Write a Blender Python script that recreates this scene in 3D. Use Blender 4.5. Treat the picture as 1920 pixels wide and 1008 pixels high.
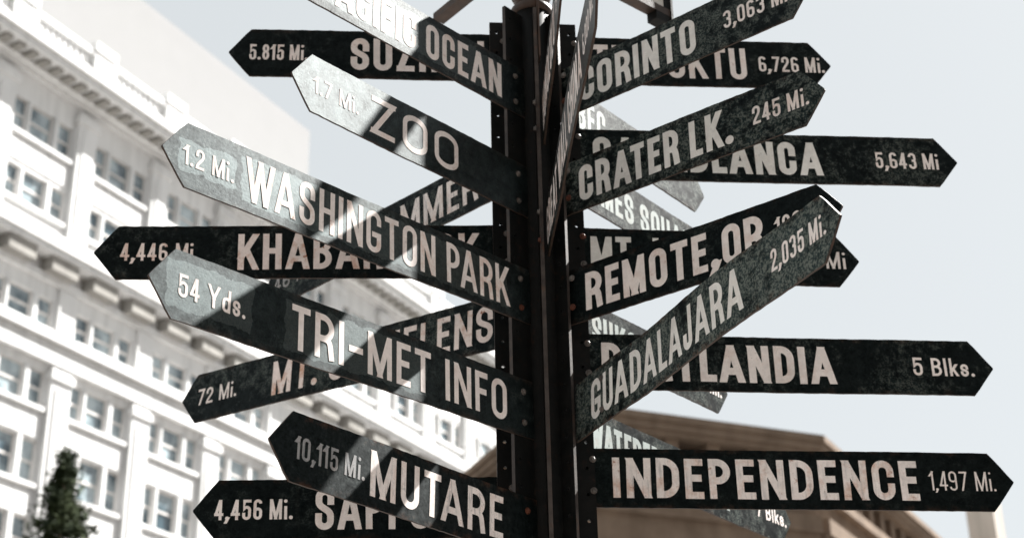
import bpy, bmesh, math, random
from mathutils import Vector, Matrix
R = math.radians
for o in list(bpy.data.objects):
    bpy.data.objects.remove(o)
scene = bpy.context.scene
col = scene.collection

# ------------------------------------------------------------------ camera
U = 0.152                                   # one sign height in metres
Z0 = 1.6 + 10.1921 * U                      # world height of the sign origin
YAW, PITCH, ROLL, FPX = 0.0578, 0.4388, -0.0227, 2931.95
cy_, sy_ = math.cos(YAW), math.sin(YAW)
cp_, sp_ = math.cos(PITCH), math.sin(PITCH)
fw = Vector((sy_ * cp_, cy_ * cp_, sp_))
rt = Vector((cy_, -sy_, 0))
up = rt.cross(fw)
r2 = math.cos(ROLL) * rt + math.sin(ROLL) * up
u2 = -math.sin(ROLL) * rt + math.cos(ROLL) * up
cd = bpy.data.cameras.new('camera')
cam = bpy.data.objects.new('camera', cd)
col.objects.link(cam)
CAM = Vector((-1.9875 * U, -24.3976 * U, 1.6))
m = Matrix((r2, u2, -fw)).transposed().to_4x4()
m.translation = CAM
cam.matrix_world = m
cd.sensor_width = 36
cd.lens = FPX / 1920 * 36
cd.clip_start = 0.05
cd.clip_end = 6000
cd.dof.use_dof = True
cd.dof.focus_distance = 3.45
cd.dof.aperture_fstop = 4.6
scene.camera = cam
scene.render.resolution_x, scene.render.resolution_y = 1024, 537

# ------------------------------------------------------------------ sky, sun, exposure
SUN_AZ, SUN_EL = R(35.0), R(46)             # azimuth from +X towards +Y
sd = Vector((math.cos(SUN_AZ) * math.cos(SUN_EL), math.sin(SUN_AZ) * math.cos(SUN_EL), math.sin(SUN_EL)))
w = bpy.data.worlds.new('World')
scene.world = w
w.use_nodes = True
nt = w.node_tree
bg = nt.nodes['Background']
sky = nt.nodes.new('ShaderNodeTexSky')
sky.sky_type = 'NISHITA'
sky.sun_disc = False
sky.sun_elevation = SUN_EL
sky.sun_rotation = math.pi / 2 - SUN_AZ
sky.air_density = 1.0
sky.dust_density = 1.6
sky.ozone_density = 1.0
hs = nt.nodes.new('ShaderNodeHueSaturation')          # thin white overcast veil: paler than a clear sky
hs.inputs['Saturation'].default_value = 0.45
nt.links.new(sky.outputs[0], hs.inputs['Color'])
veil = nt.nodes.new('ShaderNodeMix'); veil.data_type = 'RGBA'      # thin even cloud veil over the blue
veil.inputs[0].default_value = 0.88
veil.inputs[7].default_value = (3.0, 3.16, 3.19, 1)
nt.links.new(hs.outputs[0], veil.inputs[6])
nt.links.new(veil.outputs[2], bg.inputs[0])
bg.inputs[1].default_value = 0.05
sl = bpy.data.lights.new('sun', 'SUN')
sl.energy = 5.0
sl.angle = R(0.5)
sl.color = (1.0, 0.975, 0.94)
so = bpy.data.objects.new('sun', sl)
so.rotation_euler = (-sd).to_track_quat('-Z', 'Y').to_euler()
so.location = (10, 5, 30)
col.objects.link(so)
scene.view_settings.view_transform = 'Standard'
scene.view_settings.look = 'None'
scene.view_settings.exposure = 2.25
scene.view_settings.gamma = 1

# ------------------------------------------------------------------ helpers
def tag(o, label=None, cat=None, group=None, kind=None):
    if label: o['label'] = label
    if cat: o['category'] = cat
    if group: o['group'] = group
    if kind: o['kind'] = kind
    return o

def empty(name, loc=(0, 0, 0), mat=None):
    o = bpy.data.objects.new(name, None)
    o.empty_display_size = 0.1
    if mat is not None: o.matrix_world = mat
    else: o.location = loc
    col.objects.link(o)
    return o

class MB:
    """collects faces and links them as one mesh object"""
    def __init__(s): s.v = []; s.f = []; s.m = []
    def poly(s, pts, mi=0):
        b = len(s.v); s.v += [tuple(p) for p in pts]; s.f.append(tuple(range(b, b + len(pts)))); s.m.append(mi)
    def mesh(s, verts, faces, mi=0):
        b = len(s.v); s.v += [tuple(p) for p in verts]
        for f in faces: s.f.append(tuple(i + b for i in f)); s.m.append(mi)
    def box(s, p0, p1, fn=None, mi=0):
        x0, y0, z0 = p0; x1, y1, z1 = p1
        vs = [(x, y, z) for z in (z0, z1) for y in (y0, y1) for x in (x0, x1)]
        if fn: vs = [fn(*p) for p in vs]
        s.mesh(vs, [(0, 2, 3, 1), (4, 5, 7, 6), (0, 1, 5, 4), (2, 6, 7, 3), (0, 4, 6, 2), (1, 3, 7, 5)], mi)
    def lathe(s, prof, n=24, fn=None, caps=True):
        vs = []
        for (r, z) in prof:
            for k in range(n):
                a = 2 * math.pi * k / n; vs.append((r * math.cos(a), r * math.sin(a), z))
        if fn: vs = [fn(*p) for p in vs]
        fs = []
        for i in range(len(prof) - 1):
            for k in range(n):
                k2 = (k + 1) % n; fs.append((i * n + k, i * n + k2, (i + 1) * n + k2, (i + 1) * n + k))
        if caps:
            fs.append(tuple(reversed(range(n)))); fs.append(tuple(range((len(prof) - 1) * n, len(prof) * n)))
        s.mesh(vs, fs)
    def build(s, name, mats, parent=None, smooth=False, recalc=True):
        me = bpy.data.meshes.new(name)
        me.from_pydata(s.v, [], s.f)
        if not isinstance(mats, (list, tuple)): mats = [mats]
        for q in mats: me.materials.append(q)
        for p, i in zip(me.polygons, s.m): p.material_index = i
        if recalc:
            bm = bmesh.new(); bm.from_mesh(me); bmesh.ops.recalc_face_normals(bm, faces=bm.faces); bm.to_mesh(me); bm.free()
        if smooth:
            for p in me.polygons: p.use_smooth = True
        o = bpy.data.objects.new(name, me)
        col.objects.link(o)
        if parent: o.parent = parent
        return o

# ------------------------------------------------------------------ materials
def newmat(name):
    mt = bpy.data.materials.new(name); mt.use_nodes = True
    n = mt.node_tree; b = n.nodes['Principled BSDF']
    return mt, n, b
def N(n, t, **kw):
    x = n.nodes.new(t)
    for k, v in kw.items():
        if k.startswith('i_'): x.inputs[int(k[2:]) if k[2:].isdigit() else k[2:].replace('_', ' ')].default_value = v
        else: setattr(x, k, v)
    return x
def ramp(n, src, a, b, ca=(0, 0, 0, 1), cb=(1, 1, 1, 1)):
    r = n.nodes.new('ShaderNodeValToRGB'); e = r.color_ramp.elements
    e[0].position, e[1].position = a, b; e[0].color, e[1].color = ca, cb
    n.links.new(src, r.inputs[0]); return r.outputs[0]
def mixc(n, fac, a, b):
    x = n.nodes.new('ShaderNodeMix'); x.data_type = 'RGBA'
    for s, v in ((x.inputs[0], fac), (x.inputs[6], a), (x.inputs[7], b)):
        if isinstance(v, (tuple, list)): s.default_value = (*v, 1) if len(v) == 3 else v
        elif isinstance(v, (int, float)): s.default_value = v
        else: n.links.new(v, s)
    return x.outputs[2]
def math_(n, op, a, b=None, clamp=False):
    x = n.nodes.new('ShaderNodeMath'); x.operation = op; x.use_clamp = clamp
    for i, v in enumerate((a, b)):
        if v is None: continue
        if isinstance(v, (int, float)): x.inputs[i].default_value = v
        else: n.links.new(v, x.inputs[i])
    return x.outputs[0]
def noise(n, vec, scale, detail=4, rough=.55, dist=0):
    x = N(n, 'ShaderNodeTexNoise'); x.inputs['Scale'].default_value = scale; x.inputs['Detail'].default_value = detail
    x.inputs['Roughness'].default_value = rough; x.inputs['Distortion'].default_value = dist
    n.links.new(vec, x.inputs['Vector']); return x.outputs['Fac']
def coords(n, off):
    t = N(n, 'ShaderNodeTexCoord'); mp = N(n, 'ShaderNodeMapping'); mp.inputs['Location'].default_value = off
    n.links.new(t.outputs['Object'], mp.inputs['Vector']); return t.outputs['Object'], mp.outputs['Vector']

def paint_mat(seed, wear, box=None, rough=.5, rust=.3, spec=.12):
    """old black-green sign paint: speckled patina, scuffs, rust near the edges, older glossier panels behind the words"""
    rnd = random.Random(seed)
    mt, n, b = newmat('sign_paint')
    raw, v = coords(n, (rnd.uniform(-20, 20), rnd.uniform(-20, 20), rnd.uniform(-20, 20)))
    fine = noise(n, v, rnd.uniform(150, 240), 3, .8)
    mid = noise(n, v, rnd.uniform(34, 62), 7, .72)
    big = noise(n, v, rnd.uniform(5, 11), 4, .6, rnd.uniform(0, 1.2))
    blotch = math_(n, 'ADD', math_(n, 'MULTIPLY', mid, .5), math_(n, 'MULTIPLY', big, .5))
    msk = ramp(n, blotch, .57 - .17 * wear, .65 - .13 * wear)
    sp = ramp(n, math_(n, 'ADD', math_(n, 'MULTIPLY', fine, .75), math_(n, 'MULTIPLY', mid, .25)), .505 - .02 * wear, .545)
    c = mixc(n, ramp(n, mid, .35, .7), (.0016, .0028, .0029), (.0040, .0060, .0060))
    c = mixc(n, math_(n, 'MULTIPLY', math_(n, 'MULTIPLY', sp, msk), min(1, .04 + .9 * wear)), c, tuple(q * (.55 + 1.15 * wear) for q in (.112, .116, .098)))
    c = mixc(n, math_(n, 'MULTIPLY', msk, .30 * wear * wear + .04), c, (.045, .078, .080))
    sx = N(n, 'ShaderNodeSeparateXYZ'); n.links.new(raw, sx.inputs[0])
    az = math_(n, 'ABSOLUTE', sx.outputs[2])
    edge = ramp(n, math_(n, 'ADD', az, math_(n, 'MULTIPLY', math_(n, 'SUBTRACT', mid, .5), .05)), .062, .078)
    rs = math_(n, 'MULTIPLY', edge, ramp(n, noise(n, v, 35, 6, .7), .48, .60))
    c = mixc(n, math_(n, 'MULTIPLY', rs, rust), c, (.070, .030, .015))
    blot = ramp(n, noise(n, v, 26, 7, .8), .64, .72)
    c = mixc(n, math_(n, 'MULTIPLY', blot, min(1, rust * 1.1 * (.4 + wear))), c, (.035, .016, .009))
    # scratches: thin stretched streaks
    mp = N(n, 'ShaderNodeMapping'); mp.inputs['Rotation'].default_value = (0, rnd.uniform(.5, 1.2), 0); mp.inputs['Scale'].default_value = (6, 1, 160); n.links.new(v, mp.inputs[0])
    scr = math_(n, 'MULTIPLY', ramp(n, noise(n, mp.outputs[0], 1.6, 3, .6), .66, .70), msk)
    c = mixc(n, math_(n, 'MULTIPLY', scr, .35), c, (.12, .13, .125))
    mp2 = N(n, 'ShaderNodeMapping'); mp2.inputs['Scale'].default_value = (40, 40, 3.5); n.links.new(v, mp2.inputs[0])
    drip = math_(n, 'MULTIPLY', ramp(n, noise(n, mp2.outputs[0], 1., 4, .6), .60, .72), ramp(n, big, .45, .6))
    c = mixc(n, math_(n, 'MULTIPLY', drip, .10 + .22 * wear), c, (.085, .088, .078))
    rg = math_(n, 'ADD', rough - .10, math_(n, 'MULTIPLY', mid, .2))
    spv = math_(n, 'MULTIPLY', math_(n, 'ADD', .35, math_(n, 'MULTIPLY', ramp(n, math_(n, 'ADD', math_(n, 'MULTIPLY', mid, .6), math_(n, 'MULTIPLY', fine, .4)), .35, .65), 1.3)), spec)
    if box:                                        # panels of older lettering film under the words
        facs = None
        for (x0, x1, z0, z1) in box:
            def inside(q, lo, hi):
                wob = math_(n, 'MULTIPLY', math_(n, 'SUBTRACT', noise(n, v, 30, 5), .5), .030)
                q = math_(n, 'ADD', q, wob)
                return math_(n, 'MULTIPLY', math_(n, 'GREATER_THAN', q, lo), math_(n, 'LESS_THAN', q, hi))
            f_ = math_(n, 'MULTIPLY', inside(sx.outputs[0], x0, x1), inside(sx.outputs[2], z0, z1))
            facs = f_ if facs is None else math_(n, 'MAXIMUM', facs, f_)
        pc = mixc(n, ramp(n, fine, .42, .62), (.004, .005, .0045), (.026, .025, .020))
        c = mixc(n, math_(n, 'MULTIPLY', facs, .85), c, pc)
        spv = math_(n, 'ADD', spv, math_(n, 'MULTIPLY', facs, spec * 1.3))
    n.links.new(c, b.inputs['Base Color'])
    n.links.new(rg, b.inputs['Roughness'])
    n.links.new(spv, b.inputs['Specular IOR Level'])
    b.inputs['Specular Tint'].default_value = (.76, .98, 1.0, 1)
    bp = N(n, 'ShaderNodeBump'); bp.inputs['Strength'].default_value = .35; bp.inputs['Distance'].default_value = .001
    n.links.new(math_(n, 'ADD', math_(n, 'MULTIPLY', fine, .6), mid), bp.inputs['Height']); n.links.new(bp.outputs[0], b.inputs['Normal'])
    return mt

def letter_mat(seed, wear=.25, rust=.2, streak=0., tint=(.82, .755, .72)):
    rnd = random.Random(seed)
    mt, n, b = newmat('sign_lettering')
    raw, v = coords(n, (rnd.uniform(-20, 20), rnd.uniform(-20, 20), rnd.uniform(-20, 20)))
    mid = noise(n, v, 55, 6, .6)
    fine = noise(n, v, 260, 4, .7)
    c = mixc(n, ramp(n, math_(n, 'ADD', math_(n, 'MULTIPLY', mid, .5), math_(n, 'MULTIPLY', noise(n, v, 7, 3), .5)), .35, .62), tuple(q * .84 for q in tint), tuple(min(1, q * 1.12) for q in tint))
    c = mixc(n, math_(n, 'MULTIPLY', ramp(n, noise(n, v, 16, 6, .7), .50, .66), rust), c, (.52, .24, .12))
    c = mixc(n, math_(n, 'MULTIPLY', ramp(n, noise(n, v, 30, 7, .75), .61, .68), rust * 1.6), c, (.33, .12, .05))
    if streak:
        mp = N(n, 'ShaderNodeMapping'); mp.inputs['Scale'].default_value = (9, 9, 1.1); mp.inputs['Rotation'].default_value = (0, .15, 0)
        n.links.new(v, mp.inputs['Vector'])
        c = mixc(n, math_(n, 'MULTIPLY', ramp(n, noise(n, mp.outputs[0], 16, 5, .7), .52, .70), streak), c, (.16, .17, .18))
        c = mixc(n, math_(n, 'MULTIPLY', ramp(n, noise(n, v, 14, 6, .7), .60, .74), streak), c, (.03, .04, .04))
    chip = math_(n, 'MAXIMUM', math_(n, 'MULTIPLY', ramp(n, fine, .57, .64), ramp(n, mid, .42, .60)), ramp(n, noise(n, v, 24, 8, .8), .635, .66))
    c = mixc(n, math_(n, 'MULTIPLY', chip, wear), c, (.05, .05, .045))
    n.links.new(c, b.inputs['Base Color'])
    b.inputs['Roughness'].default_value = .6
    b.inputs['Specular IOR Level'].default_value = .14
    return mt

def metal_mat(name, c0, c1, rough=.5, scale=30, spec=.4, rustc=(.06, .024, .012), rust=.4):
    mt, n, b = newmat(name)
    raw, v = coords(n, (1, 2, 3))
    m_ = noise(n, v, scale, 6, .65)
    c = mixc(n, ramp(n, m_, .35, .7), c0, c1)
    c = mixc(n, math_(n, 'MULTIPLY', ramp(n, noise(n, v, scale * 1.7, 6, .75), .56, .68), rust), c, rustc)
    n.links.new(c, b.inputs['Base Color'])
    n.links.new(math_(n, 'ADD', rough - .1, math_(n, 'MULTIPLY', m_, .25)), b.inputs['Roughness'])
    b.inputs['Specular IOR Level'].default_value = spec
    bp = N(n, 'ShaderNodeBump'); bp.inputs['Strength'].default_value = .3; bp.inputs['Distance'].default_value = .001
    n.links.new(noise(n, v, scale * 6, 3), bp.inputs['Height']); n.links.new(bp.outputs[0], b.inputs['Normal'])
    return mt
M_POLE = metal_mat('black_post_paint', (.004, .005, .005), (.010, .010, .0095), .5, 22, .10, rust=.22)
M_EDGE = metal_mat('worn_edge', (.022, .014, .010), (.055, .034, .024), .6, 40, .3, rust=.7)
M_FIN_EDGE = metal_mat('worn_fin_edge', (.022, .018, .016), (.075, .062, .055), .55, 18, .3, (.09, .04, .02), .6)
M_BOLT = metal_mat('bolt_steel', (.05, .046, .042), (.16, .14, .125), .4, 60, .5, (.12, .045, .02), .7)
M_RED = metal_mat('rusty_bolt', (.07, .022, .012), (.13, .045, .025), .6, 60, .3)
M_ARM = metal_mat('rusty_arm', (.030, .020, .015), (.075, .045, .032), .5, 25, .3)
M_WHITE = metal_mat('sunlit_sign_white', (.62, .60, .56), (.78, .76, .72), .45, 25, .4, (.2, .12, .07), .5)  # sign face blown out by sun: the glare is put into the colour

# ------------------------------------------------------------------ lettering: a stroke alphabet (cap height 1)
def arc(cx, cy, rx, ry, a0, a1, n=8):
    return [(cx + rx * math.cos(R(a0 + (a1 - a0) * i / n)), cy + ry * math.sin(R(a0 + (a1 - a0) * i / n))) for i in range(n + 1)]
def bez(p0, p1, p2, p3, n=10):
    o = []
    for i in range(n + 1):
        t = i / n; s = 1 - t
        o.append((s**3 * p0[0] + 3 * s * s * t * p1[0] + 3 * s * t * t * p2[0] + t**3 * p3[0], s**3 * p0[1] + 3 * s * s * t * p1[1] + 3 * s * t * t * p2[1] + t**3 * p3[1]))
    return o
WID = dict(A=.40, B=.29, C=.29, D=.30, E=.22, F=.22, G=.30, H=.30, I=0, J=.22, K=.33, L=.21, M=.44, N=.33, O=.30, P=.28, Q=.30, R=.30, S=.29, T=.28, U=.30, V=.38, W=.60, X=.36, Y=.38, Z=.28, i=0, d=.24, s=.21, l=0, k=.22)
for _d in '023456789': WID[_d] = .27
WID['1'] = .09; WID['.'] = 0; WID[','] = 0; WID['-'] = .2; WID[' '] = .14
def glyph(ch, w, h, t):
    """list of ('P', pts, closed, cap) centre lines and ('D', p0, p1) diagonals with level cuts"""
    r = min(w / 2, h / 4) if w else 0
    P = lambda pts, closed=False, cap=True: ('P', pts, closed, cap)
    D = lambda a, b: ('D', a, b)
    st = lambda x, a=0, b=None: P([(x, a), (x, h if b is None else b)])
    top = lambda: arc(w / 2, h - r, w / 2, r, 180, 0, 12)
    bot = lambda: arc(w / 2, r, w / 2, r, 180, 360, 12)
    if ch in 'O0': return [P([(0, r)] + bot() + [(w, h - r)] + top()[::-1] , True)]
    if ch == 'Q': return glyph('O', w, h, t) + [D((w * .5, h * .25), (w * 1.05, -.04))]
    if ch == 'C': return [P([(w, h * .70)] + top()[::-1] + bot() + [(w, h * .30)])]
    if ch == 'G': return [P([(w, h * .76)] + top()[::-1] + bot() + [(w, h * .42), (w * .55, h * .42)], False, True)]
    if ch == 'D':
        q = min(w * .75, h * .4); return [P([(0, 0), (0, h), (w - q, h)] + arc(w - q, h - q, q, q, 90, 0) + arc(w - q, q, q, q, 0, -90), True)]
    if ch in 'PR':
        y = h * .44; q = min(w * .7, (h - y) / 2)
        o = [st(0), P([(0, h), (w - q, h)] + arc(w - q, h - q, q, q, 90, 0) + arc(w - q, y + q, q, q, 0, -90) + [(0, y)], False, False)]
        if ch == 'R': o.append(P([(w * .42, y)] + bez((w * .5, y), (w * .8, y), (w * .9, y * .85), (w * .94, y * .55), 6) + [(w * 1.02, 0)]))
        return o
    if ch == 'B':
        y = h * .52; q = min(w * .7, y / 2); q2 = min(w * .62, (h - y) / 2); w1 = w * .93
        return [st(0), P([(0, h), (w1 - q2, h)] + arc(w1 - q2, h - q2, q2, q2, 90, 0) + arc(w1 - q2, y + q2, q2, q2, 0, -90) + [(0, y)], False, False),
                P([(w * .3, y), (w - q, y)] + arc(w - q, y - q, q, q, 90, 0) + arc(w - q, q, q, q, 0, -90) + [(0, 0)], False, False)]
    if ch == 's': h = h * .64; r = min(w / 2, h / 4)
    if ch in 'Ss': return [P([(w, h * .71)] + top()[::-1] + bez((0, h * .72), (0, h * .50), (w, h * .52), (w, h * .28))[0:] + bot()[::-1] + [(0, h * .29)])]
    if ch == 'U': return [P([(0, h)] + bot() + [(w, h)])]
    if ch == 'J': return [P([(0, h * .28)] + bot() + [(w, h)])]
    if ch == 'A': return [D((0, 0), (w / 2 - .015, h)), D((w, 0), (w / 2 + .015, h)), P([(w * .2, h * .25), (w * .8, h * .25)], False, False)]
    if ch == 'V': return [D((0, h), (w / 2 - .015, 0)), D((w, h), (w / 2 + .015, 0))]
    if ch == 'W': return [D((0, h), (w * .25, 0)), D((w * .5, h), (w * .27, 0)), D((w * .5, h), (w * .73, 0)), D((w, h), (w * .75, 0))]
    if ch == 'M': return [st(0), st(w), D((.02, h), (w / 2, 0)), D((w - .02, h), (w / 2, 0))]
    if ch == 'N': return [st(0), st(w), D((.02, h), (w - .02, 0))]
    if ch == 'K': return [st(0), D((w * .08, h * .36), (w * .95, h)), D((w, 0), (w * .40, h * .56))]
    if ch == 'X': return [D((0, 0), (w, h)), D((0, h), (w, 0))]
    if ch == 'Y': return [D((0, h), (w / 2, h * .42)), D((w, h), (w / 2, h * .42)), st(w / 2, 0, h * .45)]
    if ch == 'Z': return [P([(0, h), (w, h)]), P([(0, 0), (w, 0)]), D((.02, 0), (w - .02, h))]
    if ch == 'T': return [P([(0, h), (w, h)]), st(w / 2)]
    if ch == 'L': return [P([(0, h), (0, 0), (w, 0)])]
    if ch == 'E': return [P([(w, h), (0, h), (0, 0), (w, 0)]), P([(0, h * .52), (w * .85, h * .52)])]
    if ch == 'F': return [P([(w, h), (0, h), (0, 0)]), P([(0, h * .52), (w * .85, h * .52)])]
    if ch == 'H': return [st(0), st(w), P([(0, h * .52), (w, h * .52)], False, False)]
    if ch in 'Il': return [st(0)]
    if ch == 'i': return [st(0, 0, h * .60), ('O', (0, h * .97), t * .62)]
    if ch == '.': return [('O', (0, t * .15), t * .68)]
    if ch == ',': return [('O', (0, t * .15), t * .68), D((t * .25, 0), (-t * .35, -t * 1.2))]
    if ch == '-': return [P([(0, h * .45), (w, h * .45)])]
    if ch == '1': return [st(w), D((w * .1 - .03, h * .80), (w, h * .98))]
    if ch == '2': return [P([(0, h * .72)] + top() + bez((w, h * .72), (w, h * .5), (0, h * .25), (0, 0)) + [(w, 0)])]
    if ch == '3': return [P([(0, h * .79)] + top() + arc(w / 2, h * .62 , w / 2, h * .10, 0, -90, 5) + [(w * .40, h * .52)], False, False), P([(w * .45, h * .52)] + arc(w / 2, h * .40, w / 2, h * .12, 90, 0, 5) + bot()[::-1] + [(0, h * .22)], False, False)]
    if ch == '4': return [D((0, h * .27), (w * .62, h)), P([(-.02, h * .24), (w, h * .24)]), st(w * .72)]
    if ch == '5': return [P([(w, h), (.02, h), (0, h * .52)] + arc(w / 2, h * .58 - r * .6, w / 2, r, 150, 0, 8) + bot()[::-1] + [(0, h * .25)])]
    if ch == '6': return [P([(w * .98, h * .84)] + arc(w / 2, h - r, w / 2, r, 30, 180, 9) + [(0, r)] + bot() + [(w, h * .38)] + arc(w / 2, h * .38, w / 2, min(r, h * .15), 0, 180, 10), False, False)]
    if ch == '9': return [P([(w * .02, h * .16)] + arc(w / 2, r, w / 2, r, 210, 360, 9) + [(w, h - r)] + top()[::-1] + [(0, h * .62)] + arc(w / 2, h * .62, w / 2, min(r, h * .15), 180, 360, 10), False, False)]
    if ch == '7': return [P([(0, h), (w, h)]), D((w * .25, 0), (w * .98, h))]
    if ch == '8': return [P(arc(w / 2, h * .76, w * .46, h * .24, 0, 360, 24)[:-1], True), P(arc(w / 2, h * .27, w / 2, h * .27, 0, 360, 24)[:-1], True)]
    if ch == 'd':
        x = h * .62; q = min(w / 2, x / 3); return [st(w), P([(w, q)] + arc(w / 2, q, w / 2, q, 0, -180) + arc(w / 2, x - q, w / 2, q, 180, 0), False, False)]
    if ch == 'k': return [st(0), D((w * .05, h * .22), (w * .9, h * .62)), D((w, 0), (w * .38, h * .38))]
    return []

def stroke_faces(g, t):
    """turn one stroke into 2-D polygons"""
    out = []
    if g[0] == 'O':
        (cx, cy), r = g[1], g[2]; out.append([(cx + r * math.cos(k * math.pi / 6), cy + r * math.sin(k * math.pi / 6)) for k in range(12)])
    elif g[0] == 'D':
        (x0, y0), (x1, y1) = g[1], g[2]
        if y0 > y1: x0, y0, x1, y1 = x1, y1, x0, y0
        L = math.hypot(x1 - x0, y1 - y0); dy = max(1e-4, y1 - y0); hw = min(t / 2 * L / dy, t * 1.3); k = (x1 - x0) / dy; e = t / 2
        out.append([(x0 - k * e - hw, y0 - e), (x0 - k * e + hw, y0 - e), (x1 + k * e + hw, y1 + e), (x1 + k * e - hw, y1 + e)])
    else:
        pts, closed, cap = g[1], g[2], g[3]
        q = [pts[0]]
        for p in pts[1:]:
            if math.hypot(p[0] - q[-1][0], p[1] - q[-1][1]) > 1e-3: q.append(p)
        if closed and math.hypot(q[0][0] - q[-1][0], q[0][1] - q[-1][1]) < 1e-3: q.pop()
        n = len(q)
        if not closed and cap:
            for a, b in ((0, 1), (n - 1, n - 2)):
                dx, dy = q[a][0] - q[b][0], q[a][1] - q[b][1]; L = math.hypot(dx, dy)
                q[a] = (q[a][0] + dx / L * t / 2, q[a][1] + dy / L * t / 2)
        lf, rg = [], []
        for i in range(n):
            if closed or 0 < i < n - 1: a, b, c = q[i - 1], q[i], q[(i + 1) % n]
            elif i == 0: a, b, c = None, q[0], q[1]
            else: a, b, c = q[-2], q[-1], None
            ns = []
            for u_, v_ in ((a, b), (b, c)):
                if u_ is None or v_ is None: continue
                dx, dy = v_[0] - u_[0], v_[1] - u_[1]; L = math.hypot(dx, dy) or 1; ns.append((-dy / L, dx / L))
            if len(ns) == 2:
                mx, my = ns[0][0] + ns[1][0], ns[0][1] + ns[1][1]; l2 = math.hypot(mx, my)
                if l2 < .2: mx, my = ns[1]; k = 1
                else: mx, my = mx / l2, my / l2; k = min(1.6, 1 / max(.3, mx * ns[1][0] + my * ns[1][1]))
            else: (mx, my), k = ns[0], 1
            lf.append((b[0] + mx * t / 2 * k, b[1] + my * t / 2 * k)); rg.append((b[0] - mx * t / 2 * k, b[1] - my * t / 2 * k))
        for i in range(n if closed else n - 1):
            j = (i + 1) % n; out.append([rg[i], rg[j], lf[j], lf[i]])
    return out

KERN = {k: -.085 for k in ('TA', 'AT', 'AV', 'VA', 'PA', 'WA', 'LT', 'YA', 'AY', 'LA', 'FA', 'UA', 'AU')}
KERN.update({'LA': -.03, 'UA': -.03, 'AU': -.03, 'DA': -.02, 'AJ': -.02, '49': -.03, '14': -.03, '1,': -.03})
def lettering(mb, text, x0, x1, v0, cap, tw, place, rnd):
    """lay text between x0 and x1 (sign units) on baseline v0; place(x, v, lift) -> 3-D"""
    t = tw / cap; W = (x1 - x0) / cap; gap = .11
    n = len(text); base = sum(WID.get(c, .28) for c in text) + (n - 1) * gap
    base += sum(KERN.get(text[i:i + 2], 0) for i in range(n - 1))
    k = (W - n * t + text.count(' ') * t) / base
    x = 0
    for ci, ch in enumerate(text):
        w = WID.get(ch, .28) * k
        if ch != ' ':
            jx, jy, js = rnd.uniform(-.006, .006), rnd.uniform(-.006, .006), rnd.uniform(-.012, .012)
            for li, g in enumerate(glyph(ch, w, 1 - t, t)):
                for poly in stroke_faces(g, t):
                    mb.poly([place(x0 + cap * (x + t / 2 + px + jx + js * py), v0 + cap * (t / 2 + py + jy), .0022 + .0005 * li) for px, py in poly])
        x += w + (t if ch != ' ' else 0) + (gap + KERN.get(text[ci:ci + 2], 0)) * k

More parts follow.
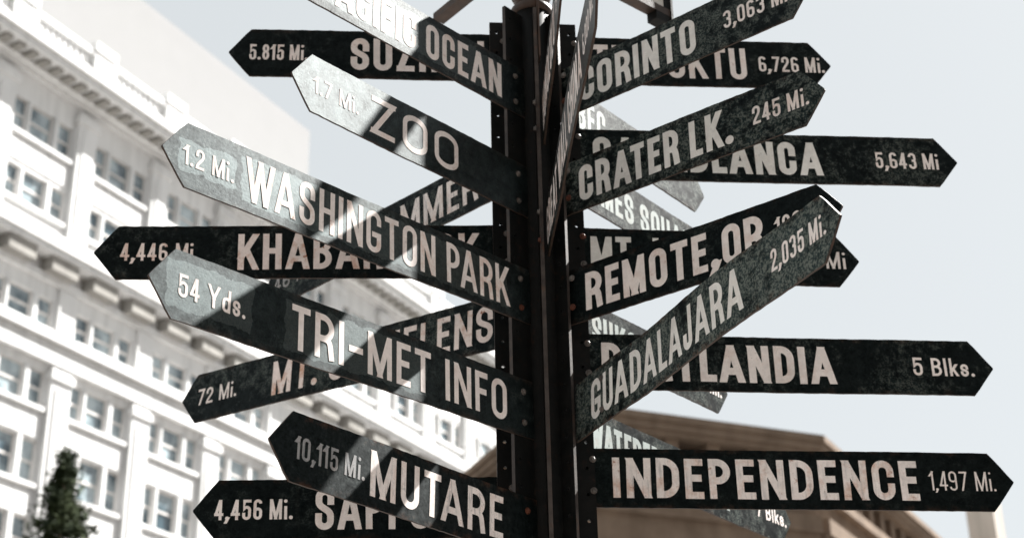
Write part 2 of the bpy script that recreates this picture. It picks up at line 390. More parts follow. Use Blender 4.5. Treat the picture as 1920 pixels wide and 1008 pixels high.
# ------------------------------------------------------------------ signs
def frame_of(az, tilt, o):
    a, ti = R(az), R(tilt)
    d = Vector((math.cos(a) * math.cos(ti), math.sin(a) * math.cos(ti), math.sin(ti)))
    h = Vector((-math.cos(a) * math.sin(ti), -math.sin(a) * math.sin(ti), math.cos(ti)))
    return Vector(o), d, h
def add_sign(label, az, z, L, tilt, words, far, wear=.3, tw=.106, tw2=.046, org=(0, 0), shift=(0, 0, 0), r_in=.5, inward=False, twist=0., warp=.01, lm=None, lm2=None, box=None, rough=.50, rust=.3, spec=.12, bolts='front', seed=1, tipf=.39, bend=0.):
    rnd = random.Random(seed)
    o, d, h = frame_of(az, tilt, (org[0], org[1], z))
    o += Vector(shift)
    tx = -d if inward else d                       # reading direction
    if twist:
        nn = d.cross(h); h = h * math.cos(R(twist)) + nn * math.sin(R(twist))
    n = tx.cross(h)                                 # towards the reader
    base = (o + d * r_in) * U + Vector((0, 0, Z0))
    mat = Matrix((tx, -n, h)).transposed().to_4x4(); mat.translation = base
    th = empty('direction_sign', mat=mat)
    tag(th, label, 'sign', 'arrow signs bolted to the post')
    sg = -1 if inward else 1
    ph, am = rnd.uniform(0, 6), warp
    def wob(s, v):
        q = max(0., s - .9)
        return am * (math.sin(s * 1.3 + ph) * min(1, q) + .5 * v * math.sin(s * .9 + ph * 2) * min(1, q)) + bend * q * q / 36 * (v * 1.2)
    def place(s, v, lift):                          # sign coordinates -> local metres; lift towards the reader
        return (sg * (s - r_in) * U, -(lift + wob(s, v)) * U, v * U)
    # plate
    T = .036
    mb = MB(); cols_ = []
    ss = [r_in + (L - r_in) * i / 56 for i in range(57)] + [L + tipf * k / 4 for k in (1, 2, 3, 4)]
    for s in ss:
        hv = .5 if s <= L else .5 * (1 - (s - L) / tipf) + .012
        cols_.append([(s, hv * q) for q in (-1, -.33, .33, 1)])
    nf = len(cols_)
    idx = {}
    for side, lift in ((0, 0.), (1, -T)):
        for i, c in enumerate(cols_):
            for j, (s, v) in enumerate(c):
                nick = 0 if j in (1, 2) else rnd.uniform(-.004, .004)
                if side == 0: idx[('n', i, j)] = nick
                idx[(side, i, j)] = len(mb.v); mb.v.append(place(s, v + idx[('n', i, j)], lift))
    for i in range(nf - 1):
        for j in range(3):
            mb.f.append((idx[(0, i, j)], idx[(0, i + 1, j)], idx[(0, i + 1, j + 1)], idx[(0, i, j + 1)])); mb.m.append(0)
            mb.f.append((idx[(1, i, j)], idx[(1, i, j + 1)], idx[(1, i + 1, j + 1)], idx[(1, i + 1, j)])); mb.m.append(0)
        for j in (0, 3):
            mb.f.append((idx[(0, i, j)], idx[(0, i + 1, j)], idx[(1, i + 1, j)], idx[(1, i, j)])); mb.m.append(1)
    for i in (0, nf - 1):
        for j in range(3):
            mb.f.append((idx[(0, i, j)], idx[(0, i, j + 1)], idx[(1, i, j + 1)], idx[(1, i, j)])); mb.m.append(1)
    bx = None
    if box:
        bx = []
        for (s0, s1, v0, v1) in box:
            xs = sorted((sg * (s0 - r_in) * U, sg * (s1 - r_in) * U)); bx.append((xs[0], xs[1], v0 * U, v1 * U))
    mb.build('plate', [paint_mat(seed, wear, bx, rough, rust, spec), M_EDGE], th)
    # words: given as (text, s_start, s_end) along the reading direction
    for nm, q, tk, cap, v0, mm in (('place_lettering', words, tw, .68, -.335, lm), ('distance_lettering', far, tw2, .33, -.155, lm2)):
        if not q: continue
        lb = MB()
        cap = q[3] if len(q) > 3 else cap; v0 = q[4] if len(q) > 4 else v0
        def pl(x, v, lift, q=q):                    # x runs in reading direction
            return place(sg * x, v, lift)
        a, b_ = sorted((sg * q[1], sg * q[2]))
        lettering(lb, q[0], a, b_, v0, cap, tk, pl, rnd)
        lb.build(nm, mm or letter_mat(seed + 7), th, recalc=False)
    # bolts with washers
    for v in (-.26, .27):
        bm_ = MB(); lift = .004 if bolts == 'front' else .135
        c = place(.66, v, lift)
        fn = lambda x, y, z, c=c: (c[0] + x, c[1] - z, c[2] + y)
        bm_.lathe([(.0085, -.001), (.0085, .0012), (.0062, .0013)], 14, fn)
        bm_.lathe([(.0056, .0013), (.0056, .0048), (.0044, .0058)], 6, fn)
        bm_.build('bolt', M_RED if rnd.random() < .22 else M_BOLT, th)
    return th

FLS, BRS = (-.0, -.045, 0), (.02, -.02, 0)
G = []
clean = lambda s: letter_mat(s, .35, .2)
pinkish = lambda s: letter_mat(s, .25, .8, 0, (.82, .72, .675))
green = lambda s: letter_mat(s, .3, .1, 0, (.78, .765, .73))
streaky = lambda s: letter_mat(s, .45, .25, .75)
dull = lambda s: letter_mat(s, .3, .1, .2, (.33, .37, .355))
ghost = lambda s: letter_mat(s, .9, .1, 1.0, (.30, .30, .30))
# pointing left, square to the camera (behind their rib)
add_sign('black arrow sign pointing left reading SUZHOU 5.815 Mi.', 181.43, 5.563, 5.261, -.08, ('SUZHOU', 3.44, 1.01), ('5.815 Mi.', 5.28, 4.22), .25, .118, inward=True, seed=11, lm=clean(1), bolts='rib')
add_sign('long black arrow sign pointing left reading KHABAROVSK 4,446 Mi. with rust-stained letters', 181.17, 1.627, 7.306, -.975, ('KHABAROVSK', 5.27, 1.15), ('4,446 Mi.', 7.25, 5.95), .35, inward=True, seed=12, lm=pinkish(2), lm2=pinkish(3), bolts='rib')
add_sign('black arrow sign pointing left reading SAPPORO 4,456 Mi., lowest at the bottom left edge', 181.49, -2.94, 5.343, -.951, ('SAPPORO', 3.81, 1.24), ('4,456 Mi.', 5.39, 4.17), .2, inward=True, seed=13, lm=clean(4), bolts='rib')
# pointing towards the viewer's left, sun-striped
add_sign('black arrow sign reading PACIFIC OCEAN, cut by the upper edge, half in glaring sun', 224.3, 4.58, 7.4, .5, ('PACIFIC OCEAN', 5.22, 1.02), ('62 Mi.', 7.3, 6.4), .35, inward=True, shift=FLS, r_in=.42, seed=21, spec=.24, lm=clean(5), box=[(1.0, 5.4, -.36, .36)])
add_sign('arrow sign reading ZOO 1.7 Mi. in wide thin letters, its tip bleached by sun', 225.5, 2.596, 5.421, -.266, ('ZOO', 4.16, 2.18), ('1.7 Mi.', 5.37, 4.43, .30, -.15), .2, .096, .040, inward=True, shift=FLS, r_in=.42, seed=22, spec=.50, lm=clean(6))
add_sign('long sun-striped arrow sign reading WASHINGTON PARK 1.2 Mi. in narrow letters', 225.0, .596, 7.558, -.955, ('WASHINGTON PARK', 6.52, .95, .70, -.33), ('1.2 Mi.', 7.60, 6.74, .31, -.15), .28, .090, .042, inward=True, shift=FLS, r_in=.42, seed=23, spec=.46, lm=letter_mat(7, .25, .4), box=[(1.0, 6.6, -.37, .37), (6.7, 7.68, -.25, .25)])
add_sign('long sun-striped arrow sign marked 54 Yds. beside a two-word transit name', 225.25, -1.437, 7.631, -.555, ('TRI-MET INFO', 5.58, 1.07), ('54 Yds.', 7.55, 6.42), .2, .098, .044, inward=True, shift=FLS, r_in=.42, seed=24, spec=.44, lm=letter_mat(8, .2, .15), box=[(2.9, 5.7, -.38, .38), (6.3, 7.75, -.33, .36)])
add_sign('glossy black arrow sign with scraped letters reading MUTARE and a faded distance', 226.6, -3.461, 5.609, 1.6, ('MUTARE', 4.12, 1.25), ('10,115 Mi.', 5.54, 4.24), .12, .105, .045, inward=True, shift=FLS, r_in=.42, seed=25, lm=streaky(9), lm2=ghost(10), rough=.46, rust=.7, spec=.2)
# pointing away to the left
add_sign('black arrow sign slanting down left reading MT. ST. HELENS 72 Mi.', 142.37, .52, 8.384, 2.078, ('MT. ST. HELENS', 6.32, 1.12), ('72 Mi.', 8.33, 7.28), .55, inward=True, seed=31, lm=pinkish(11), bolts='rib')
add_sign('dark arrow sign slanting away left behind the long park sign, letters AMMER showing', 134.58, 3.62, 7.35, -1.985, ('HAMMER', 4.73, 1.59), ('46 Mi.', 7.44, 6.16), .5, inward=True, seed=32, lm=streaky(12), lm2=ghost(13), bolts='rib')
# pointing towards the viewer's right
add_sign('speckled arrow sign rising right reading CORINTO 3,063 Mi., touching the upper edge', -42.69, 4.588, 5.222, .022, ('CORINTO', .92, 3.39), ('3,063 Mi.', 3.96, 5.26), .7, .115, seed=41, lm=green(14), bolts='rib')
add_sign('speckled arrow sign rising right reading CRATER LK. 245 Mi.', -42.12, 2.644, 5.21, -.19, ('CRATER LK.', .80, 3.91), ('245 Mi.', 4.30, 5.31), .76, .116, seed=42, lm=green(15), bolts='rib')
add_sign('dark arrow sign rising right reading REMOTE,OR partly behind the bent sign', -42.43, .586, 5.287, -.527, ('REMOTE,OR', .84, 4.30), ('180 Mi.', 4.52, 5.49), .25, .122, seed=43, lm=letter_mat(16, .15, .25), bolts='rib')
add_sign('bent, heavily weathered arrow sign reading GUADALAJARA 2,035 Mi.', -67.5, -1.5, 6.58, 1.93, ('GUADALAJARA', .29, 4.78), ('2,035 Mi.', 5.46, 6.66, .33, -.11), 1.0, .105, org=(.8 * math.cos(R(-43)) - .1, .8 * math.sin(R(-43)) - .06), r_in=-.25, twist=-2.5, warp=.035, seed=44, lm=green(17), bolts='front', rust=.8)
# pointing right, square to the camera
add_sign('black arrow sign pointing right, marked 6,726 Mi., crossed by the CORINTO sign', 2.03, 5.552, 5.113, .212, ('TIMBUKTU', 1.0, 3.90), ('6,726 Mi.', 4.13, 5.38), .25, seed=51, lm=clean(18), bolts='rib')
add_sign('long black arrow sign pointing right reading CASABLANCA 5,643 Mi', 2.36, 3.583, 7.284, .051, ('CASABLANCA', .93, 5.13), ('5,643 Mi', 6.13, 7.31), .5, .126, seed=52, lm=green(19), bolts='rib')
add_sign('black arrow sign pointing right reading MT. HOOD, mostly hidden behind two crossing signs', 2.26, 1.593, 5.196, -.534, ('MT. HOOD', .80, 3.28), ('55 Mi', 4.42, 5.34), .35, seed=53, lm=green(20), bolts='rib')
add_sign('long black arrow sign pointing right marked 5 Blks.', 2.7, -.42, 7.349, -.124, ('PORTLANDIA', .90, 4.94), ('5 Blks.', 6.31, 7.39), .4, .128, seed=54, lm=clean(21), bolts='rib')
add_sign('long glossy arrow sign pointing right reading INDEPENDENCE 1,497 Mi. in brushed letters', 1.93, -2.458, 7.347, -.349, ('INDEPENDENCE', 1.0, 6.10), ('1,497 Mi.', 6.30, 7.42), .12, .118, tw2=.030, seed=55, lm=letter_mat(22, .3, .5, .4), lm2=letter_mat(23, .4, .2, .35), bolts='rib', rough=.34)
# pointing away to the right, lit by the sun
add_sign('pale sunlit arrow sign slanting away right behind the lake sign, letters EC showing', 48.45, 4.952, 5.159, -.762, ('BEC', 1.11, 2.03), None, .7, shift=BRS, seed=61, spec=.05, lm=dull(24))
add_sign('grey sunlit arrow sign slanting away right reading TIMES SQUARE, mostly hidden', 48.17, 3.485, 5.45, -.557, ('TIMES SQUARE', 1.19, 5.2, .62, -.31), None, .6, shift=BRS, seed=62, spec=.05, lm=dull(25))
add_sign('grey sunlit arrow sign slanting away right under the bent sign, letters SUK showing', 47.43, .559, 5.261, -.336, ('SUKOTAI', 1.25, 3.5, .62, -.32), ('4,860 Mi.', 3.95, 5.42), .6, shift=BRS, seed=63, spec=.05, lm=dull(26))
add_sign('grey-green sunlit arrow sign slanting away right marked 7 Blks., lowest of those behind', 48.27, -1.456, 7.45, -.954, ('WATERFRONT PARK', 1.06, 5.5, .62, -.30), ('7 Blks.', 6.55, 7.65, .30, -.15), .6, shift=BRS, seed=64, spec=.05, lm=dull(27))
# pointing at the viewer, seen edge on
add_sign('narrow-looking arrow sign seen almost edge on, rising from the post to the upper edge', -88.99, 1.78, 7.45, -.294, ('GREAT WALL CHINA', .53, 5.99), ('6,000 Mi.', 6.2, 7.4), .5, seed=71, lm=letter_mat(28, .4, .5, .3), bolts='rib', rough=.36)
add_sign('arrow sign seen fully edge on against the post, near the upper edge', -90.5, 3.95, 5.25, 0, ('HONOLULU', .7, 3.6), ('2,600 Mi.', 4.0, 5.2), .4, seed=72, lm=letter_mat(29, .4, .5, .3), bolts='rib', rough=.36)

# ------------------------------------------------------------------ the post
AX = Vector((-.10 * U, -.06 * U, 0))
post = empty('signpost', (AX.x, AX.y, 0))
tag(post, 'dark iron post with eight upright ribs carrying all the arrow signs', 'signpost')
zz = lambda z: Z0 + z * U
mb = MB(); prof = [(.60 * U, 0), (.60 * U, .25), (.42 * U, .32), (.34 * U, .36)] + [(.34 * U, .36 + (zz(6.55) - .36) * i / 12) for i in range(1, 13)]
mb.lathe(prof, 40); mb.build('pole', M_POLE, post, smooth=False).data.polygons.foreach_set('use_smooth', [True] * len(mb.f))
mb = MB(); mb.lathe([(.345 * U, zz(6.42)), (.39 * U, zz(6.46)), (.39 * U, zz(6.56)), (.30 * U, zz(6.64)), (.24 * U, zz(6.72))], 32); mb.build('collar', M_ARM, post, smooth=True)
mb = MB(); zb = zz(7.02); rb = .41 * U
mb.lathe([(max(.001, rb * math.cos(R(a))), zb + rb * math.sin(R(a))) for a in range(-80, 91, 10)], 32); mb.build('finial_ball', M_ARM, post, smooth=True)
def fin(az, r1, zt=6.27, zbm=-5.2):
    """a flat upright rib with a row of punched holes"""
    ca, sa = math.cos(R(az)), math.sin(R(az)); T = .034 * U
    fn = lambda x, y, z: (x * ca - y * sa, x * sa + y * ca, z)
    mb = MB(); r0 = .30 * U; r1 *= U
    n = int((zt - zbm) / .44); dz = (zt - zbm) * U / n; rh = .030 * U; hx = r1 - .13 * U; hx0, hx1 = hx - .08 * U, hx + .08 * U
    for i in range(n):
        a = zz(zbm) + dz * i; b = a + dz; mz = (a + b) / 2
        ring = [(hx + rh * math.cos(R(22.5 + 45 * k)), mz + rh * math.sin(R(22.5 + 45 * k))) for k in range(8)]
        ob = [(hx1, mz + (b - a) * .2), (hx + .04 * U, b), (hx - .04 * U, b), (hx0, mz + (b - a) * .2), (hx0, mz - (b - a) * .2), (hx - .04 * U, a), (hx + .04 * U, a), (hx1, mz - (b - a) * .2)]
        for y in (-T, T):
            mb.poly([fn(r0, y, a), fn(hx0, y, a), fn(hx0, y, ob[4][1]), fn(hx0, y, ob[3][1]), fn(hx0, y, b), fn(r0, y, b)])
            mb.poly([fn(hx1, y, a), fn(r1, y, a), fn(r1, y, b), fn(hx1, y, b), fn(hx1, y, ob[0][1]), fn(hx1, y, ob[7][1])])
            for k in range(8):
                k2 = (k + 1) % 8; q = [ring[k], ring[k2], ob[k2], ob[k]]
                if k in (0, 2, 4, 6):
                    cx = hx1 if k in (0, 6) else hx0; cz = b if k in (0, 2) else a
                    if k in (0, 2, 4, 6): q = [ring[k], ring[k2], ob[k2], (cx, cz), ob[k]]
                mb.poly([fn(px, y, pz) for px, pz in q])
        for k in range(8):
            k2 = (k + 1) % 8; mb.poly([fn(ring[k][0], -T, ring[k][1]), fn(ring[k2][0], -T, ring[k2][1]), fn(ring[k2][0], T, ring[k2][1]), fn(ring[k][0], T, ring[k][1])])
        mb.poly([fn(r1, -T, a), fn(r1, T, a), fn(r1, T, b), fn(r1, -T, b)], 1)
    for z in (zz(zbm), zz(zt)): mb.poly([fn(r0, -T, z), fn(r1, -T, z), fn(r1, T, z), fn(r0, T, z)], 1)
    mb.build('rib', [M_POLE, M_FIN_EDGE], post, recalc=False)
for az, r1 in ((2.2, .80), (-42.4, .60), (-89, .56), (225.5, .80), (181.4, .80), (137, .80), (92, .80), (48, .80)): fin(az, r1)
mb = MB(); fn = lambda x, y, z: (x * math.cos(R(-89)) - y * math.sin(R(-89)), x * math.sin(R(-89)) + y * math.cos(R(-89)), z)
mb.box((.33 * U, .05 * U, zz(5.2)), (.60 * U, .08 * U, zz(7.6)), fn); mb.build('sign_stand_in', M_ARM, post)  # stands in for a third edge-on sign, kept short to limit its shadow
# short arms at the top of the post, plus one bar added for its shadow
def arm(name, az, r0, r1, z, hw, hh, mat, panel=False):
    ca, sa = math.cos(R(az)), math.sin(R(az))
    fn = lambda x, y, zc: (x * ca - y * sa, x * sa + y * ca, zc)
    mb = MB(); mb.box((r0 * U, -hw * U, zz(z)), (r1 * U, hw * U, zz(z + hh)), fn)
    a = mb.build(name, mat, post)
    if panel:
        p = MB(); p.box((2.1 * U, -.02 * U, zz(z + hh) + .0005), (r1 * U - .01, .02 * U, zz(z + hh + .8)), fn); p.build('sunlit_sign_face', M_WHITE, a)  # sunlit sign face above the arm, its light painted as white
        p = MB(); p.box((r1 * U + .0005, -.16 * U, zz(z - .16)), ((r1 + .06) * U, .16 * U, zz(z + .9)), fn); p.build('end_plate', M_POLE, a)
        p = MB(); p.box(((r1 - .42) * U, -.13 * U, zz(z - .2)), ((r1 - .02) * U, .13 * U, zz(z) - .0005), fn); p.build('lamp_block', M_POLE, a)
    return a
arm('arm', 38.5, .2, 3.75, 8.0, .13, .16, M_ARM, True)
arm('arm', 124.5, .2, 3.05, 8.0, .13, .16, M_ARM)
arm('arm', 17, .2, 3.0, 8.2, .10, .62, M_ARM)  # unseen bar, added to cast the thin dark band on the left-hand signs

# ------------------------------------------------------------------ ground
mt, n, b = newmat('plaza_brick')
raw, v = coords(n, (0, 0, 0))
bt = N(n, 'ShaderNodeTexBrick'); bt.inputs['Scale'].default_value = 4.5
bt.inputs['Color1'].default_value = (.115, .106, .098, 1); bt.inputs['Color2'].default_value = (.15, .138, .128, 1); bt.inputs['Mortar'].default_value = (.10, .09, .08, 1)
n.links.new(v, bt.inputs['Vector']); n.links.new(mixc(n, ramp(n, noise(n, v, .6, 6), .35, .7), bt.outputs[0], (.145, .142, .138)), b.inputs['Base Color']); b.inputs['Roughness'].default_value = .85
mb = MB(); mb.poly([(-2500, -2500, 0), (2500, -2500, 0), (2500, 2500, 0), (-2500, 2500, 0)])
tag(mb.build('plaza_ground', mt), kind='structure')

# ------------------------------------------------------------------ cream office building on the left
def stone(name, c0, c1, scale=.5, rough=.8, stain=.55):
    mt, n, b = newmat(name); raw, v = coords(n, (3, 1, 2))
    c = mixc(n, ramp(n, noise(n, v, scale, 6, .6), .3, .7), c0, c1)
    mp = N(n, 'ShaderNodeMapping'); mp.inputs['Scale'].default_value = (1, 1, .08); n.links.new(v, mp.inputs[0])
    c = mixc(n, math_(n, 'MULTIPLY', ramp(n, noise(n, mp.outputs[0], 2.2, 5, .6), .48, .76), stain), c, tuple(q * .62 for q in c0))
    n.links.new(c, b.inputs['Base Color']); b.inputs['Roughness'].default_value = .95; b.inputs['Specular IOR Level'].default_value = .08
    return mt
M_TERRA = stone('cream_terracotta', (.585, .585, .58), (.665, .665, .66))
M_SOFF = stone('shaded_terracotta', (.25, .24, .222), (.31, .30, .28))  # darker copy of the wall terracotta: shade under the cornices put into the colour
M_FRAME = stone('window_frame_paint', (.60, .58, .56), (.68, .66, .64))
def glassmat():
    mt, n, b = newmat('window_glass'); raw, v = coords(n, (0, 0, 0))
    oi = N(n, 'ShaderNodeTexCoord')
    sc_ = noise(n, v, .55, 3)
    n.links.new(mixc(n, ramp(n, sc_, .38, .62), (.04, .065, .08), (.36, .42, .44)), b.inputs['Base Color'])  # pale blue-grey tone puts sky reflection into the base colour, varied by noise
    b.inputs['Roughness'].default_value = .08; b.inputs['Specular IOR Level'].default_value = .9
    return mt
M_GLASS = glassmat()
AZ = R(30)
ud = Vector((math.sin(AZ), math.cos(AZ), 0)); nd = Vector((ud.y, -ud.x, 0))
P0 = Vector((-18.278, 63.944, 0))
fac = lambda u, dd, z: tuple(ud * u + nd * dd + Vector((0, 0, z)))     # local to the building's empty
bld = empty('office_building', P0)
tag(bld, 'tall cream terracotta office building with rows of grouped windows and deep cornices, sunlit', 'building')
FL = [(39.4, 41.2), (35.95, 37.65), (30.45, 31.9), (26.6, 28.35), (23.0, 25.0), (19.5, 21.45), (16.0, 17.95), (12.5, 14.45), (9.0, 10.95)]
UA, UB = -26.0, 58.4
bay0 = -3.38
wins = []
bays = [bay0 + 5.66 * k for k in range(-4, 11)]
offs = [(-.08, .89), (1.07, 2.64), (2.95, 3.97)]
mb = MB()
zs = [0] + [q for f in sorted(FL) for q in f] + [42.5]
for i in range(0, len(zs), 2): mb.box((UA, -14, zs[i]), (UB, 0, zs[i + 1]), fac)            # spandrels
for (z0, z1) in FL:
    xs = [UA]
    for b0 in bays:
        for (a, c) in offs: xs += [b0 + a, b0 + c]
    xs.append(UB)
    for i in range(0, len(xs), 2): mb.box((xs[i], -13.9, z0), (xs[i + 1], -.001, z1), fac)
    mb.box((UA + .5, -13, z0), (UB - .5, -1.2, z1), fac)
for b0 in bays:                                                                            # sills, aprons, mullions in relief
    for (z0, z1) in FL:
        mb.box((b0 - .12, .001, z0 - .22), (b0 + 4.0, .2, z0 - .02), fac)
        if z0 != 30.45: mb.box((b0 - .05, .001, z0 - 1.5), (b0 + 3.93, .06, z0 - .5), fac)
        mb.box((b0 + .91, .001, z0), (b0 + 1.05, .08, z1), fac); mb.box((b0 + 2.66, .001, z0), (b0 + 2.93, .08, z1), fac)
mb.build('wall', M_TERRA, bld)
for b0 in bays:                                                                            # pilasters, mullions, sills
    mb = MB()
    for (za, zb_) in ((35.0, 42.3), (8.6, 28.75)):
        mb.box((b0 - 1.52, 0, za), (b0 - .22, .28, zb_ - .02), fac)
        mb.box((b0 - 1.64, 0, zb_ - .7), (b0 - .10, .40, zb_ - .32), fac)
        mb.box((b0 - 1.24, .28, za + .4), (b0 - .5, .34, zb_ - 1.1), fac)
    mb.box((b0 - 1.45, 0, 30.15), (b0 - .3, .16, 32.6), fac)
    mb.build('pilaster', M_TERRA, bld)
mb = MB()
mb.box((UA - .2, 0, 28.75), (UB + .2, .35, 29.3), fac); mb.box((UA - .2, 0, 29.3), (UB + .2, .22, 29.75), fac); mb.box((UA - .3, 0, 29.75), (UB + .3, .55, 30.1), fac)
mb.build('string_course', M_TERRA, bld)
mb = MB()
mb.box((UA - .2, 0, 32.65), (UB + .2, .25, 33.0), fac)
mb.box((UA - 1, 0, 33.7), (UB + 1, .95, 34.0), fac); mb.box((UA - 1, 0, 34.0), (UB + 1, 1.08, 34.35), fac); mb.box((UA - .2, 0, 34.35), (UB + .2, .6, 34.95), fac)
mb.build('middle_cornice', M_TERRA, bld)
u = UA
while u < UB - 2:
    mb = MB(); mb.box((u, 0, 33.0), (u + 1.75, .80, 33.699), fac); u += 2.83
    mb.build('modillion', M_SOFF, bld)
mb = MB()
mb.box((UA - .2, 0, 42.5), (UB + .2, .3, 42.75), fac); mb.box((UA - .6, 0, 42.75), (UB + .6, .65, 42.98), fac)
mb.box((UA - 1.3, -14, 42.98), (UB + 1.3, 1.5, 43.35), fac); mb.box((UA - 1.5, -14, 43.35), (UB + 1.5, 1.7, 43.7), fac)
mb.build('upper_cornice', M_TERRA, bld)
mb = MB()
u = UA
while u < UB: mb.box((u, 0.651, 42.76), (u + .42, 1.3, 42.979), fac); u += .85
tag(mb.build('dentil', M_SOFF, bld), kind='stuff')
mb = MB()                                                                                  # balustrade with solid blocks
mb.box((UA, .3, 43.7), (UB, .9, 44.5), fac); mb.box((UA, .3, 45.3), (UB, .9, 45.6), fac)
for b0 in bays:
    mb.box((b0 - 1.7, .2, 44.5), (b0 - .1, 1.0, 45.3), fac); mb.box((b0 - 1.7, .2, 45.6), (b0 - .1, 1.0, 46.1), fac)
    for k in range(9): mb.box((b0 + .2 + k * .42, .45, 44.5), (b0 + .42 + k * .42, .75, 45.3), fac)
mb.build('balustrade', M_TERRA, bld)
mb = MB()
mb.box((UA, -14, 43.7), (UB, -1.0, 46.2), fac)
for k in range(-4, 11):
    b0 = bay0 + 5.66 * k
    if k % 1 == 0: mb.box((b0 + .2, -5, 46.2), (b0 + 4.6, -1.2, 47.4), fac)
mb.build('attic_storey', M_TERRA, bld)
mb = MB()
mb.box((UA, -30, 0), (40.8, -14.001, 65.5), fac)
mb.build('penthouse', stone('pale_stucco', (.246, .246, .247), (.254, .254, .255), .5, .9, 0.), bld)
# windows
for (z0, z1) in FL:
    for b0 in bays:
        for (a, c) in offs: wins.append((b0 + a, b0 + c, z0, z1))
camF = CAM - P0
def wkey(q):
    p = Vector(fac((q[0] + q[1]) / 2, 0, (q[2] + q[3]) / 2))
    d_ = p - camF; px = d_.dot(r2) / d_.dot(fw) * FPX; py = d_.dot(u2) / d_.dot(fw) * FPX
    off = max(0, abs(px) - 1000) + max(0, abs(py) - 560)
    return (off > 0, d_.length)
wins.sort(key=wkey)
def window(q, frame, pane):
    u0, u1, z0, z1 = q; t = .07; zm = z0 + (z1 - z0) * .5
    frame.box((u0, -.26, z0), (u0 + t, -.13, z1), fac); frame.box((u1 - t, -.26, z0), (u1, -.13, z1), fac)
    frame.box((u0 + t, -.26, z0), (u1 - t, -.13, z0 + t), fac); frame.box((u0 + t, -.26, z1 - t), (u1 - t, -.13, z1), fac)
    frame.box((u0 + t, -.27, zm - .05), (u1 - t, -.15, zm + .05), fac)
    pane.box((u0 + t * .5, -.25, z0 + t * .5), (u1 - t * .5, -.22, zm - .03), fac); pane.box((u0 + t * .5, -.22, zm + .03), (u1 - t * .5, -.19, z1 - t * .5), fac)
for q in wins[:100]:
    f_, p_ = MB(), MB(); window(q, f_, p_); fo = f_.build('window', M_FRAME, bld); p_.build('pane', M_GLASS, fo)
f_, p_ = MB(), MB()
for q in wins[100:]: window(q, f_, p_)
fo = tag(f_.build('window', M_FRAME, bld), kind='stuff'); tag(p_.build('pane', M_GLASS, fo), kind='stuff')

# ------------------------------------------------------------------ brick blocks that close the square (mirrored in the glossy signs)
M_BRICK = stone('dark_brick', (.075, .050, .040), (.11, .075, .06), .8)
M_STONE = stone('grey_stone', (.12, .11, .10), (.17, .155, .14), .8)
def block(label, loc, rz, W_, D_, H_, mat):
    e_ = empty('brick_building', loc); e_.rotation_euler = (0, 0, rz); tag(e_, label, 'building')
    mb = MB(); nb = int(W_ / 3.6); st_ = W_ / nb; nf = int(H_ / 3.8); fh = (H_ - 1.2) / nf
    mb.box((-W_ / 2, .5, 0), (W_ / 2, D_, H_ - .6))
    for j in range(nf): mb.box((-W_ / 2, 0, j * fh), (W_ / 2, .499, j * fh + 1.4))
    mb.box((-W_ / 2, 0, nf * fh), (W_ / 2, .499, H_ - .6))
    for j in range(nf):
        for k in range(nb + 1):
            a = max(-W_ / 2, -W_ / 2 + k * st_ - .8); b_ = min(W_ / 2, -W_ / 2 + k * st_ + .8); mb.box((a, .001, j * fh + 1.4), (b_, .498, (j + 1) * fh))
    mb.build('wall', mat, e_)
    g_ = MB()
    for j in range(nf): g_.box((-W_ / 2 + .81, .36, j * fh + 1.401), (W_ / 2 - .81, .40, (j + 1) * fh - .001))
    g_.build('glazing', M_GLASS, e_)
    c_ = MB(); c_.box((-W_ / 2 - .6, -.6, H_ - .599), (W_ / 2 + .6, D_ + .6, H_)); c_.build('cornice', M_STONE, e_)
block('dark brick block on the near side of the square, behind the viewer', (4, -34, 0), math.pi, 120, 18, 38, M_BRICK)
block('dark brick block beyond the right edge of the square', (36, -14, 0), -math.pi / 2, 52, 20, 27, M_BRICK)

# ------------------------------------------------------------------ brown stone building with wide eaves, lower right
M_BROWN = stone('brown_sandstone', (.15, .112, .084), (.23, .175, .132), 1.2)
M_BROWN2 = stone('dark_sandstone', (.085, .064, .050), (.13, .098, .076), 1.5)
M_DARK = stone('shadowed_opening', (.03, .024, .02), (.05, .04, .035))
cup = empty('courthouse', (6, 38, 0)); OC = Vector((6, 38, 0))
tag(cup, 'brown stone building with a broad bracketed eave behind the post, out of focus', 'building')
poly = [(-1.9, 42.0), (2.46, 29.55), (9.31, 32.16), (17.6, 45.7), (10, 54), (2, 52)]
poly = [Vector((a, b_, 0)) - OC for a, b_ in poly]
def inset(pl, dd):
    out = []; n_ = len(pl)
    for i in range(n_):
        a, b_, c = pl[i - 1], pl[i], pl[(i + 1) % n_]
        e1, e2 = (b_ - a).normalized(), (c - b_).normalized(); n1, n2 = Vector((-e1.y, e1.x, 0)), Vector((-e2.y, e2.x, 0))
        bis = (n1 + n2); k = dd / max(.2, bis.dot(n1)); out.append(b_ + bis * k)
    return out
def prism(mb, pl, z0, z1, pl2=None):
    n_ = len(pl); pl2 = pl2 or pl
    lo = [(p.x, p.y, z0) for p in pl]; hi = [(p.x, p.y, z1) for p in pl2]
    mb.mesh(lo + hi, [tuple(range(n_))[::-1], tuple(range(n_, 2 * n_))] + [(i, (i + 1) % n_, n_ + (i + 1) % n_, n_ + i) for i in range(n_)])
mb = MB(); prism(mb, poly, 13.84, 14.0); prism(mb, inset(poly, .08), 13.66, 13.839); prism(mb, inset(poly, .16), 13.54, 13.659); mb.build('eave', M_BROWN, cup)
mb = MB(); prism(mb, inset(poly, .1), 14.001, 15.6, inset(poly, 4.5)); mb.build('roof', M_BROWN2, cup)
wl = inset(poly, .45)
mb = MB(); prism(mb, wl, 0, 12.85); prism(mb, inset(poly, 2.6), 12.851, 13.539); mb.build('wall', M_BROWN, cup)
mb = MB(); mb2 = MB(); mb3 = MB()
n_ = len(poly)
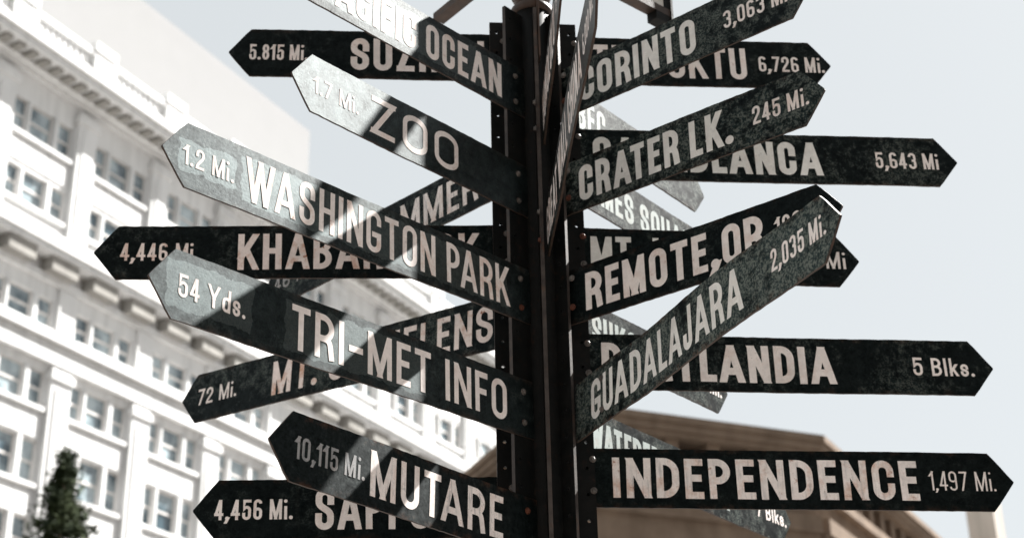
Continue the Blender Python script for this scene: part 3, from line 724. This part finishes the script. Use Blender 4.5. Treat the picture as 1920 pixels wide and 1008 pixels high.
i30, i15 = inset(poly, .45), inset(poly, 1.495)
for i in range(n_):
    a, b_ = wl[i], wl[(i + 1) % n_]; e = (b_ - a); Ls = e.length; e.normalize(); nn = Vector((e.y, -e.x, 0))
    fn = lambda x, y, z, a=a, e=e, nn=nn: tuple(a + e * x + nn * y + Vector((0, 0, z)))
    k = int(Ls / .98); st_ = Ls / k
    for j in range(k):
        c = st_ * (j + .5); mb = MB()
        mb.box((c - .17, -.6, 12.851), (c + .17, .10, 13.538), fn); mb.build('frieze_post', M_BROWN, cup)
    mb2.box((0.05, .002, 12.6), (Ls - .05, .22, 12.84), fn); mb2.box((0.05, .002, 11.6), (Ls - .05, .30, 12.0), fn); mb2.box((0.05, .002, 10.9), (Ls - .05, .16, 11.599), fn)
    k = max(1, int(Ls / 2.2)); st_ = Ls / k
    for j in range(k):
        c = st_ * (j + .5)
        f_ = MB(); f_.box((c - .75, .003, 7.6), (c - .55, .14, 10.4), fn); f_.box((c + .55, .003, 7.6), (c + .75, .14, 10.4), fn); f_.box((c - .55, .003, 10.2), (c + .55, .14, 10.4), fn); f_.box((c - .55, .003, 7.6), (c + .55, .14, 7.75), fn)
        fo = f_.build('window', M_BROWN2, cup); p_ = MB(); p_.box((c - .549, .004, 7.751), (c + .549, .05, 10.199), fn); p_.build('pane', M_GLASS, fo)
mb2.build('string_course', M_BROWN, cup)

# ------------------------------------------------------------------ pale stone pier at the far lower right
pier = empty('stone_pier', (22.3, 57.3, 0)); pier.rotation_euler = (0, 0, R(52))
tag(pier, 'pale grey stone pier at the lower right edge, far behind the lowest right-hand sign', 'pier')
mb = MB(); mb.box((-.56, -.56, 0), (.56, .56, 20.5)); mb.build('shaft', stone('pier_stone', (.42, .38, .34), (.52, .48, .43)), pier)
mb = MB(); mb.box((-.68, -.68, 20.501), (.68, .68, 21.0)); mb.build('cap', M_TERRA, pier)

# ------------------------------------------------------------------ conifer at the lower left
tr = empty('conifer_tree', (-8.42, 30.2, 0)); tag(tr, 'narrow dark conifer at the lower left edge in front of the cream building', 'tree')
mb = MB(); mb.lathe([(.22, 0), (.16, 4), (.10, 9), (.03, 12.6)], 10); mb.build('trunk', metal_mat('bark', (.05, .035, .025), (.09, .065, .045), .9, 4, .1, rust=0), tr, smooth=True)
mt, n, b = newmat('conifer_foliage'); raw, v = coords(n, (0, 0, 0))
n.links.new(mixc(n, ramp(n, noise(n, v, 2.2, 4), .35, .65), (.009, .016, .007), (.034, .045, .018)), b.inputs['Base Color']); b.inputs['Roughness'].default_value = .85; b.inputs['Specular IOR Level'].default_value = .08
rnd = random.Random(5); mb = MB()
TOP = 13.1
for k in range(760):
    q = rnd.random() ** .75; zc = TOP - .1 - q * 9.6
    rad = min(1.5, .06 + (TOP - zc) * .34) * rnd.uniform(.55, 1.18)
    a = rnd.uniform(0, 6.283); br = rad
    tip = Vector((br * math.cos(a), br * math.sin(a), zc - .12 * br + rnd.uniform(-.1, .1)))
    root = Vector((0, 0, zc + .18 * br))
    for j in range(34):
        f = rnd.uniform(.12, 1.05); c = root.lerp(tip, f) + Vector((rnd.gauss(0, .09), rnd.gauss(0, .09), rnd.gauss(0, .08)))
        s1 = rnd.uniform(.045, .10); d1 = Vector((rnd.gauss(0, 1), rnd.gauss(0, 1), rnd.gauss(0, .6))).normalized(); d2 = d1.orthogonal().normalized() * rnd.uniform(.3, .6)
        mb.poly([c - d1 * s1, c + d2 * s1, c + d1 * s1 * 1.3, c - d2 * s1])
mb.build('crown', mt, tr, recalc=False)
